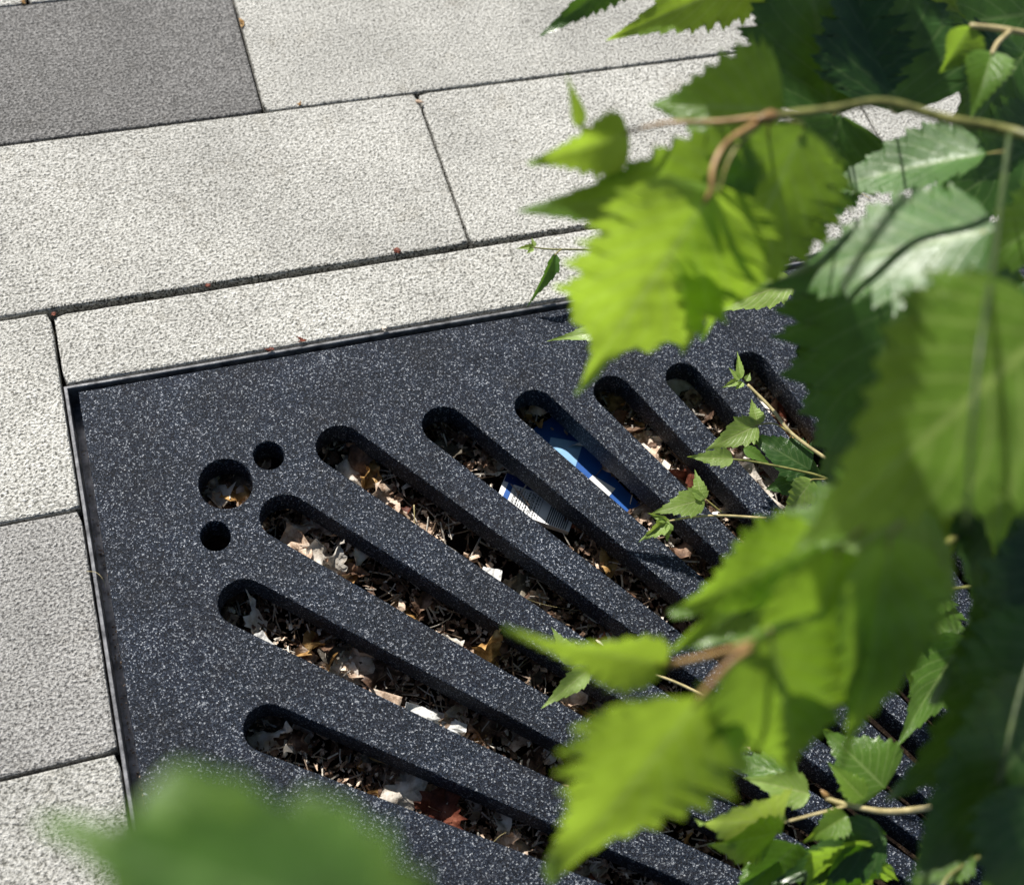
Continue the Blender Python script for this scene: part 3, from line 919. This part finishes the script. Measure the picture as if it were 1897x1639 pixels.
def seen_through(rr, dz=BED):
    """a place on the litter that shows through one of the openings"""
    while True:
        if rr.random() < 0.04:
            q = Vector((0.1115, -0.1203, 0)) + Vector((rr.uniform(-0.03, 0.03), rr.uniform(-0.03, 0.03), 0))
            d = q - CAM
            return CAM + d * ((dz - CAM.z) / d.z)
        a, r0 = quarter[rr.randrange(0, 11)]
        r = math.sqrt(rr.uniform(0.36 ** 2, (r0 + 0.015) ** 2))
        aa = a + rr.uniform(-1, 1) * HALF * 1.25
        q = Vector((KX + r * math.cos(aa), KY + r * math.sin(aa), 0))
        if not (0.05 < q.x < 0.72 and -0.62 < q.y < -0.07): continue
        d = q - CAM
        p = CAM + d * ((dz - CAM.z) / d.z)
        if any(on_packet(p, A_, B_, w_) for A_, B_, w_ in PACKETS): continue
        px = proj(p)
        if -20 < px[0] < 1500 and px[1] < 1680:
            if rr.random() < 0.25:
                p.x += rr.uniform(-0.02, 0.02); p.y += rr.uniform(-0.02, 0.02)
            return p


def crumple(L, W, seed, amt=0.35, nt=14, ns=3):
    vs, fs, uv = leaf_data(L, W, seed, fold=random.Random(seed).uniform(-0.7, 0.9), curl=random.Random(seed + 1).uniform(-0.9, 0.9), teeth=7, depth=0.3, wave=0.35, pleat=0.06, nt=nt, ns=ns)
    out = []
    for v in vs:
        q = Vector(v)
        k = Vector((seed * 1.7, seed * 0.3, 0))
        out.append(q - Vector((0, L / 2, 0)) + noise.noise_vector(q * 110 + k) * L * amt * 0.35 + noise.noise_vector(q * 300 + k) * L * 0.04)
    return mesh('dry_leaf', out, fs, True, uv)


protos = []
for i in range(36):
    L = rl.uniform(0.022, 0.048)
    protos.append(crumple(L, L * rl.uniform(0.24, 0.42), 40 + i))
KINDS = ['dry_pale', 'dry_pale', 'dry_tan', 'dry_tan', 'dry_tan', 'dry_brown', 'dry_brown', 'dry_red', 'dry_grey', 'dry_brown', 'dry_pale', 'dry_gold', 'dry_tan']
byk = {}
for m_ in set(KINDS):
    byk[m_] = []
    for pm in protos:
        c = pm.copy(); c.materials.append(M[m_]); byk[m_].append(c)
SLOT_NAME = ['slot right of the round holes', 'printed card slot', 'blue packet slot', 'first slot past the blue packet', 'second slot past the blue packet', 'bud tuft slot',
             'diagonal slot', 'rust red leaf slot', 'lowest whole slot', 'slot behind the blurred leaf', 'dark leaf slot']
LOOK = {'dry_tan': 'tan', 'dry_brown': 'dark brown', 'dry_red': 'reddish', 'dry_grey': 'grey rotted', 'dry_pale': 'bleached', 'dry_gold': 'golden'}


def slot_place(p):
    """which opening shows the place p, and how far along it"""
    d = p - CAM
    q = CAM + d * (-CAM.z / d.z)
    v = Vector((q.x - KX, q.y - KY))
    a = math.atan2(v.y, v.x)
    i = min(range(11), key=lambda k: abs(quarter[k][0] - a))
    f = (quarter[i][1] - v.length) / (quarter[i][1] - R_IN)
    return SLOT_NAME[i], 'outer end' if f < 0.22 else ('outer half' if f < 0.45 else ('inner half' if f < 0.72 else 'inner end'))


for i in range(285):
    p = seen_through(rl)
    m_ = rl.choice(KINDS)
    me = rl.choice(byk[m_])
    o = link('dry_leaf', me, None, None, (p.x, p.y, BED + rl.uniform(-0.003, 0.010)), (rl.uniform(-0.7, 0.7), rl.uniform(-0.7, 0.7), rl.uniform(0, 6.28)))
    sn, pos = slot_place(p)
    tag(o, '%s dry leaf below the %s of the %s' % (LOOK[m_], pos, sn), 'dry leaf', 'dry leaves in the litter under the grate')


def litter_stuff(name, mat, n, seed, lo, hi, long=False):
    rr = random.Random(seed)
    vs, fs = [], []
    for i in range(n):
        p = seen_through(rr)
        c = Vector((p.x, p.y, BED + rr.uniform(-0.006, 0.009)))
        e = Matrix.Rotation(rr.uniform(0, 6.28), 3, 'Z') @ Matrix.Rotation(rr.uniform(-0.6, 0.6), 3, 'X') @ Matrix.Rotation(rr.uniform(-0.8, 0.8), 3, 'Y')
        L = rr.uniform(lo, hi)
        b = len(vs)
        if long:
            wd = rr.uniform(0.0003, 0.0008)
            k = rr.uniform(-0.25, 0.25) * L
            for u in (-0.5, 0.0, 0.5):
                cc = Vector((u * L, k * (0.25 - u * u), 0))
                for q in (Vector((0, wd, -wd * 0.6)), Vector((0, -wd, -wd * 0.6)), Vector((0, 0, wd))):
                    vs.append(c + e @ (cc + q))
            for s in (0, 3):
                for q in range(3):
                    fs.append((b + s + q, b + s + (q + 1) % 3, b + s + 3 + (q + 1) % 3, b + s + 3 + q))
        else:
            W = L * rr.uniform(0.3, 0.8)
            g_ = [Vector((x * L / 2 * rr.uniform(0.6, 1.1), y * W / 2 * rr.uniform(0.5, 1.1), rr.uniform(-0.25, 0.25) * L)) for y in (-1, 0, 1) for x in (-1, 0, 1)]
            vs += [c + e @ q for q in g_]
            for y in (0, 1):
                for x in (0, 1):
                    a = b + y * 3 + x
                    fs.append((a, a + 1, a + 4, a + 3))
    o = link(name, mesh(name, vs, fs), M[mat])
    return o


tag(litter_stuff('leaf_crumbs', 'dry_brown', 3600, 1, 0.003, 0.010), 'brown crumbs of rotted leaves filling the ground under the slots', 'leaf litter', kind='stuff')
tag(litter_stuff('leaf_flakes', 'dry_tan', 1600, 2, 0.003, 0.008), 'tan flakes of broken leaves among the litter under the slots', 'leaf litter', kind='stuff')
tag(litter_stuff('leaf_flecks', 'dry_pale', 1500, 3, 0.002, 0.006), 'bleached flecks of broken leaves among the litter under the slots', 'leaf litter', kind='stuff')
tag(litter_stuff('litter_stalks', 'dry_pale', 1300, 4, 0.008, 0.024, True), 'thin bleached stalks and needles strewn in the litter', 'leaf litter', kind='stuff')
tag(litter_stuff('litter_twiglets', 'twig_dry', 800, 5, 0.010, 0.035, True), 'thin brown twiglets strewn in the litter', 'leaf litter', kind='stuff')


def special(px, z, L, ratio, yaw, mat, label, tilt=(0.3, 0.2), seed=1, amt=0.3, name='dry_leaf', cat='dry leaf'):
    p = at(px, z)
    o = link(name, crumple(L, L * ratio, 500 + seed, amt, 22, 4), M[mat], None, p, (tilt[0], tilt[1], yaw))
    me = o.data; me.name = name
    return tag(o, label, cat)


special((825, 1490), -0.036, 0.050, 0.42, -0.6, 'dry_red', 'dark red brown leaf standing in the lowest slot at the left', (0.25, -0.3), 1, 0.15)
special((905, 1205), -0.034, 0.046, 0.30, -0.65, 'dry_gold', 'curled golden tan leaf glowing in the long slot below the diagonal one', (0.5, 0.2), 2)
special((540, 972), -0.028, 0.026, 0.30, 1.1, 'dry_tan', 'curled tan leaf scrap alone in the dark rounded end of the diagonal slot', (0.4, 0.3), 3)
special((615, 1050), -0.037, 0.040, 0.36, -0.3, 'dry_pale', 'pale veined leaf skeleton in the upper part of the diagonal slot', (0.3, 0.3), 4)
special((575, 1225), -0.037, 0.040, 0.36, -0.5, 'dry_red', 'bright rust red veined leaf in the second slot from the bottom left', (0.3, 0.3), 5)
special((688, 878), -0.037, 0.026, 0.45, -0.4, 'dry_gold', 'small ring curled yellowish leaf near the top of the slot beside the round holes', (0.3, 0.3), 6, 0.6)
special((420, 905), -0.037, 0.045, 0.42, 0.3, 'dry_grey', 'grey spotted leaf seen down the large round hole', (0.15, 0.1), 7, 0.12)
special((393, 905), -0.050, 0.045, 0.42, -1.2, 'dry_red', 'dark red leaf seen at the bottom of the large round hole', (0.2, 0.1), 8, 0.15)
special((965, 1085), -0.037, 0.040, 0.42, -0.9, 'dry_grey', 'rotted lacy brown leaf in the slot below the white printed card', (0.5, 0.3), 9, 0.2)
special((1265, 885), -0.037, 0.040, 0.42, -0.9, 'dry_red', 'dull maroon leaf in the slot beside the young sprig leaves', (0.4, 0.3), 10, 0.2)
special((1340, 1480), -0.037, 0.028, 0.42, -0.3, 'dry_tan', 'split tan leaf in the slot right of the yellow green leaf', (0.2, 0.2), 11, 0.4)

# flat wood chip, papers
def sheet(name, px, z, sx, sy, yaw, tilt, mat, label, cat, seed, crump=0.12):
    rr = random.Random(seed)
    vs, fs = [], []
    N = 8
    for j in range(N + 1):
        for i in range(N + 1):
            u, v = i / N - 0.5, j / N - 0.5
            e = 1 + 0.12 * noise.noise(Vector((u * 5, v * 5, seed)))
            zz = crump * sx * (noise.noise(Vector((u * 3.1, v * 3.1, seed + 5))) + 0.5 * noise.noise(Vector((u * 8, v * 8, seed + 9))))
            vs.append((u * sx * e, v * sy * e, zz))
    for j in range(N):
        for i in range(N):
            a = j * (N + 1) + i
            fs.append((a, a + 1, a + N + 2, a + N + 1))
    me = mesh(name, vs, fs, crump < 0.05)
    o = link(name, me, M[mat], None, at(px, z), (tilt[0], tilt[1], yaw))
    md = o.modifiers.new('thickness', 'SOLIDIFY'); md.thickness = 0.0004
    return tag(o, label, cat)


sheet('paper_scrap', (487, 1193), -0.034, 0.014, 0.020, 0.5, (0.2, 0.2), 'paper', 'small white paper scrap at the start of the second slot from the bottom left', 'paper', 1)
sheet('paper_scrap', (800, 1345), -0.034, 0.050, 0.022, -0.55, (0.5, 0.2), 'paper', 'crumpled white paper lying along the second slot from the bottom left', 'paper', 2, 0.25)
sheet('foil_scrap', (910, 1072), -0.034, 0.016, 0.018, -0.4, (0.1, 0.1), 'paper', 'little white triangular scrap at the edge of the slot below the printed card', 'paper', 3)
sheet('wood_chip', (712, 1296), -0.034, 0.026, 0.012, -0.5, (0.2, 0.1), 'dry_tan', 'flat tan wood chip with two grooves in the second slot from the bottom left', 'wood chip', 4, 0.03)
sheet('wood_chip', (1405, 912), -0.034, 0.050, 0.009, -0.95, (0.2, 0.1), 'dry_pale', 'long pale wood sliver in the slot beside the green sprig leaves', 'wood chip', 5, 0.02)
sheet('wood_chip', (1210, 850), -0.034, 0.030, 0.012, -0.95, (0.2, 0.1), 'dry_pale', 'short pale wood sliver in the slot right of the blue packet', 'wood chip', 6, 0.05)


def quad_strip(name, parent, pts, z, mat, th=0.0002):
    """thin printed patch: a flat polygon of its own lying on the card"""
    n = len(pts)
    vs = [(x, y, z) for x, y in pts] + [(x, y, z + th) for x, y in pts]
    fs = [tuple(range(n))[::-1], tuple(range(n, 2 * n))] + [(i, (i + 1) % n, n + (i + 1) % n, n + i) for i in range(n)]
    return link(name, mesh(name, vs, fs), M[mat], parent)


def rect(x0, y0, x1, y1):
    return [(x0, y0), (x1, y0), (x1, y1), (x0, y1)]


def merge_rects(name, parent, rects, z, mat):
    vs, fs = [], []
    for r_ in rects:
        b = len(vs)
        vs += [(x, y, z) for x, y in r_] + [(x, y, z + 0.0002) for x, y in r_]
        fs += [(b + 4, b + 5, b + 6, b + 7)] + [(b + i, b + (i + 1) % 4, b + 4 + (i + 1) % 4, b + 4 + i) for i in range(4)]
    return link(name, mesh(name, vs, fs), M[mat], parent)


def carton(name, loc, rot, sx, sy, h, mat, label):
    bm = bmesh.new()
    bmesh.ops.create_cube(bm, size=1.0, matrix=Matrix.Diagonal((sx, sy, h, 1)))
    bmesh.ops.subdivide_edges(bm, edges=bm.edges[:], cuts=3, use_grid_fill=True)
    for v in bm.verts:
        v.co += noise.noise_vector(v.co * 40) * 0.0012
        if v.co.z > 0: v.co.z = h / 2
    me = bpy.data.meshes.new(name); bm.to_mesh(me); bm.free()
    o = link(name, me, M[mat], None, loc, rot)
    return tag(o, label, 'packet')


# blue packet
pA, pB, _ = PACKETS[0]
ang = math.atan2(pB.y - pA.y, pB.x - pA.x)
mid = pA.lerp(pB, 0.5)
Lk = (pB - pA).length
pk = carton('blue_packet', mid, (0.0, 0.0, ang), Lk + 0.012, 0.046, 0.010, 'blue', 'blue printed packet lying under a slot, deep navy where shaded')
H = 0.0052


def on_top(p):
    q = at(p, mid.z + H) - mid
    c_, s_ = math.cos(-ang), math.sin(-ang)
    return (q.x * c_ - q.y * s_, q.x * s_ + q.y * c_)


quad_strip('pale_corner', pk, [on_top(q) for q in ((1012, 850), (1065, 868), (1080, 820), (1020, 810))], H, 'pale_blue')
quad_strip('white_panel', pk, [on_top(q) for q in ((1072, 905), (1112, 938), (1140, 905), (1098, 880))], H, 'card')
mr = []
for i in range(4):
    c0 = Vector((1090 + i * 8.5, 893 + i * 8.2))
    mr.append([on_top((c0.x + dx, c0.y + dy)) for dx, dy in ((-3, 3), (-0.5, 6), (4, -1), (1.5, -4))])
merge_rects('small_print', pk, mr, H + 0.0004, 'ink')
rg = []
cx, cy = on_top((985, 812))
for rad in (0.004, 0.0065, 0.009):
    for k in range(12):
        a0, a1 = -1.2 + k * 0.2, -1.2 + (k + 1) * 0.2
        rg.append([(cx + rad * math.cos(a0), cy + rad * math.sin(a0)), (cx + (rad + 0.0008) * math.cos(a0), cy + (rad + 0.0008) * math.sin(a0)), (cx + (rad + 0.0008) * math.cos(a1), cy + (rad + 0.0008) * math.sin(a1)), (cx + rad * math.cos(a1), cy + rad * math.sin(a1))])
merge_rects('ring_print', pk, rg, H, 'pale_blue')

# white printed card
pA, pB, _ = PACKETS[1]
ang = math.atan2(pB.y - pA.y, pB.x - pA.x)
mid = pA.lerp(pB, 0.5) + Vector((0.004, 0.008, 0))
Lk = (pB - pA).length
cd_ = carton('white_packet', mid, (0, 0, ang), Lk, 0.034, 0.006, 'card', 'white printed card with blue stripe lying under the slot beside the blue packet')
H = 0.0031
quad_strip('blue_stripe', cd_, rect(-Lk * 0.43, -0.017, -Lk * 0.36, 0.010), H, 'blue')
quad_strip('navy_band', cd_, rect(-Lk * 0.49, 0.0085, Lk * 0.4, 0.0168), H + 0.0003, 'navy')
rp = random.Random(4)
pr_ = []
for c in range(10):
    yy = -0.0155 + rp.uniform(0, 0.003)
    while yy < 0.006:
        ln = rp.uniform(0.0006, 0.0026)
        pr_.append(rect(-Lk * 0.30 + c * 0.0024, yy, -Lk * 0.30 + c * 0.0024 + rp.uniform(0.0006, 0.0010), yy + ln))
        yy += ln + rp.uniform(0.0005, 0.0016)
merge_rects('small_print', cd_, pr_, H, 'ink')
merge_rects('print_rule', cd_, [rect(-Lk * 0.315 + c * 0.0042, -0.0165, -Lk * 0.315 + c * 0.0042 + 0.0004, 0.006) for c in range(7)], H, 'ink')
merge_rects('bar_print', cd_, [rect(Lk * 0.18 + c * 0.0019, -0.0165, Lk * 0.18 + c * 0.0019 + 0.0009, 0.006) for c in range(10)], H, 'ink')

# ------------------------------------------------------------------ small things on the paving
def crumb(px, mat, label, seed, L=0.006, z=0.0, n=3):
    rr = random.Random(seed)
    vs, fs = [], []
    for k in range(n):
        a = rr.uniform(0, 6.28)
        b = len(vs)
        w_ = L * rr.uniform(0.18, 0.32)
        lift = rr.uniform(0.1, 0.5)
        d = Vector((math.cos(a), math.sin(a), lift)).normalized()
        x = d.cross(Vector((0, 0, 1))).normalized()
        c = Vector((rr.uniform(-1, 1) * L * 0.3, rr.uniform(-1, 1) * L * 0.3, 0.0006))
        for u, wv in ((-0.5, 0.3), (-0.1, 1.0), (0.25, 0.7), (0.6, 0.05)):
            for s in (-1, 0, 1):
                vs.append(c + d * (u * L) + x * (s * w_ * wv) + Vector((0, 0, abs(s) * w_ * 0.5 + max(0, 0.5 * lift * L))))
        for i in range(3):
            for j in range(2):
                q = b + i * 3 + j
                fs.append((q, q + 1, q + 4, q + 3))
    o = link('bud_scale', mesh('bud_scale', vs, fs, True), M[mat], None, at(px, z))
    md = o.modifiers.new('thickness', 'SOLIDIFY'); md.thickness = 0.0003
    return tag(o, label, 'bud scale')


for i, (px, mat, L, lab) in enumerate((((446, 46), 'dry_gold', 0.009, 'brown birch bud scales caught in the joint beside the dark paver'),
                                       ((555, 195), 'dry_gold', 0.005, 'tiny brown bud scale in the joint right of the dark paver corner'),
                                       ((778, 192), 'dry_tan', 0.008, 'tan bud scale at the top of the slanting joint between two pale pavers'),
                                       ((735, 467), 'dry_red', 0.008, 'reddish bud scale across the mossy joint above the narrow pavers'),
                                       ((383, 530), 'dry_red', 0.006, 'dark red bud scale in the mossy joint left of centre'),
                                       ((558, 631), 'dry_red', 0.008, 'red brown bud scale on the narrow paver edge at the frame'),
                                       ((500, 649), 'dry_red', 0.007, 'red brown flake in the gap between frame and grate'),
                                       ((46, 6), 'dry_gold', 0.007, 'brown bud scale in the joint at the top left corner'),
                                       ((98, 583), 'dry_red', 0.005, 'small red flake where the left joint meets the mossy joint'),
                                       ((712, 611), 'dry_pale', 0.006, 'pale flake in the gap along the top of the grate'))):
    crumb(px, mat, lab, 60 + i, L * 0.8)

def strand(name, path, r, mat, label, cat):
    pts = catmull([at((a, b), c) for a, b, c in path], 10)
    o0 = pts[0]
    a_, b_ = tube_data([p - o0 for p in pts], r, r * 0.6, 6)
    return tag(link(name, mesh(name, a_, b_, True), M[mat], None, o0), label, cat)


strand('straw', [(1548, 326, 0.004), (1580, 348, 0.002), (1613, 369, 0.001)], 0.0006, 'twig_pale', 'short dry straw lying across a paver joint beside the glossy leaf', 'straw')
strand('fibre', [(160, 1058, 0.001), (178, 1060, 0.004), (190, 1072, 0.003), (196, 1088, -0.004)], 0.0002, 'twig_pale', 'hair thin pale fibre curling over the left side of the frame', 'fibre')
strand('fibre', [(1160, 1140, -0.03), (1010, 1120, -0.03), (900, 1075, -0.03)], 0.00015, 'twig_pale', 'hair thin strand stretched under the slot below the printed card', 'fibre')
strand('fibre', [(905, 1570, -0.03), (930, 1545, -0.024), (970, 1532, -0.03)], 0.00025, 'twig_pale', 'thin pale curved fibre standing in the lowest slot near the yellow leaf tip', 'fibre')
strand('dry_stalk', [(767, 935, -0.025), (769, 985, -0.032)], 0.0006, 'twig_pale', 'short bright upright stalk in the slot beside the round holes', 'stalk')

# moss and grit along the joints
rm = random.Random(8)
vs, fs = [], []


def grit(x, y, z, r):
    b = len(vs)
    for q in ((1, 0, 0), (-1, 0, 0), (0, 1, 0), (0, -1, 0), (0, 0, 1), (0, 0, -1)):
        k = r * rm.uniform(0.6, 1.3)
        vs.append((x + q[0] * k, y + q[1] * k, z + q[2] * k))
    for f in ((0, 2, 4), (2, 1, 4), (1, 3, 4), (3, 0, 4), (2, 0, 5), (1, 2, 5), (3, 1, 5), (0, 3, 5)):
        fs.append(tuple(b + i for i in f))


for i in range(2600):
    x = rm.uniform(0.0, 0.75)
    k = 1.0 if x < 0.4 else 0.55
    grit(x, 0.0795 - abs(rm.gauss(0, 0.0019)) * k + 0.0014, rm.uniform(-0.014, -0.0012), rm.uniform(0.0003, 0.0009))
for i in range(900):
    x = rm.uniform(0.0, 0.62)
    grit(x, 0.0798 + abs(rm.gauss(0, 0.0022)) * (0.35 + noise.noise(Vector((x * 14, 0, 0))) * 0.5 + 0.4), rm.uniform(-0.0004, 0.0004), rm.uniform(0.0003, 0.0009))
for i in range(900):
    grit(rm.uniform(0.22, 0.75), 0.276 + rm.gauss(0, 0.0009), rm.uniform(-0.008, -0.0008), rm.uniform(0.0003, 0.0008))
for i in range(350):
    grit(0.3715 + rm.gauss(0, 0.0008), rm.uniform(0.08, 0.275), rm.uniform(-0.008, -0.0008), rm.uniform(0.0003, 0.0007))
t = NT('joint_moss')
g = t.geo()
col = t.ramp(t.noise(g, 240, 3), [(0.35, (0.004, 0.0045, 0.002)), (0.6, (0.012, 0.012, 0.005)), (0.75, (0.045, 0.04, 0.018))])
M['moss'] = t.done(t.pbsdf(col, 0.95, 0.1))
tag(link('joint_moss', mesh('joint_moss', vs, fs), M['moss']), 'dark moss and grit growing in the joints of the pale pavers', 'moss', kind='stuff')

# crumbs in the gap between frame and grate
vs, fs = [], []
for i in range(160):
    y = -rm.uniform(0.05, 0.55)
    grit(rm.uniform(0.004, 0.0105), y, rm.uniform(-0.027, -0.018), rm.uniform(0.0004, 0.0013))
for i in range(120):
    grit(rm.uniform(0.02, 0.6), rm.uniform(-0.0078, -0.004), rm.uniform(-0.027, -0.014), rm.uniform(0.0004, 0.0013))
tag(link('gap_grit', mesh('gap_grit', vs, fs), M['dry_tan']), 'tan grit lying in the gap between the frame and the grate', 'grit', kind='stuff')
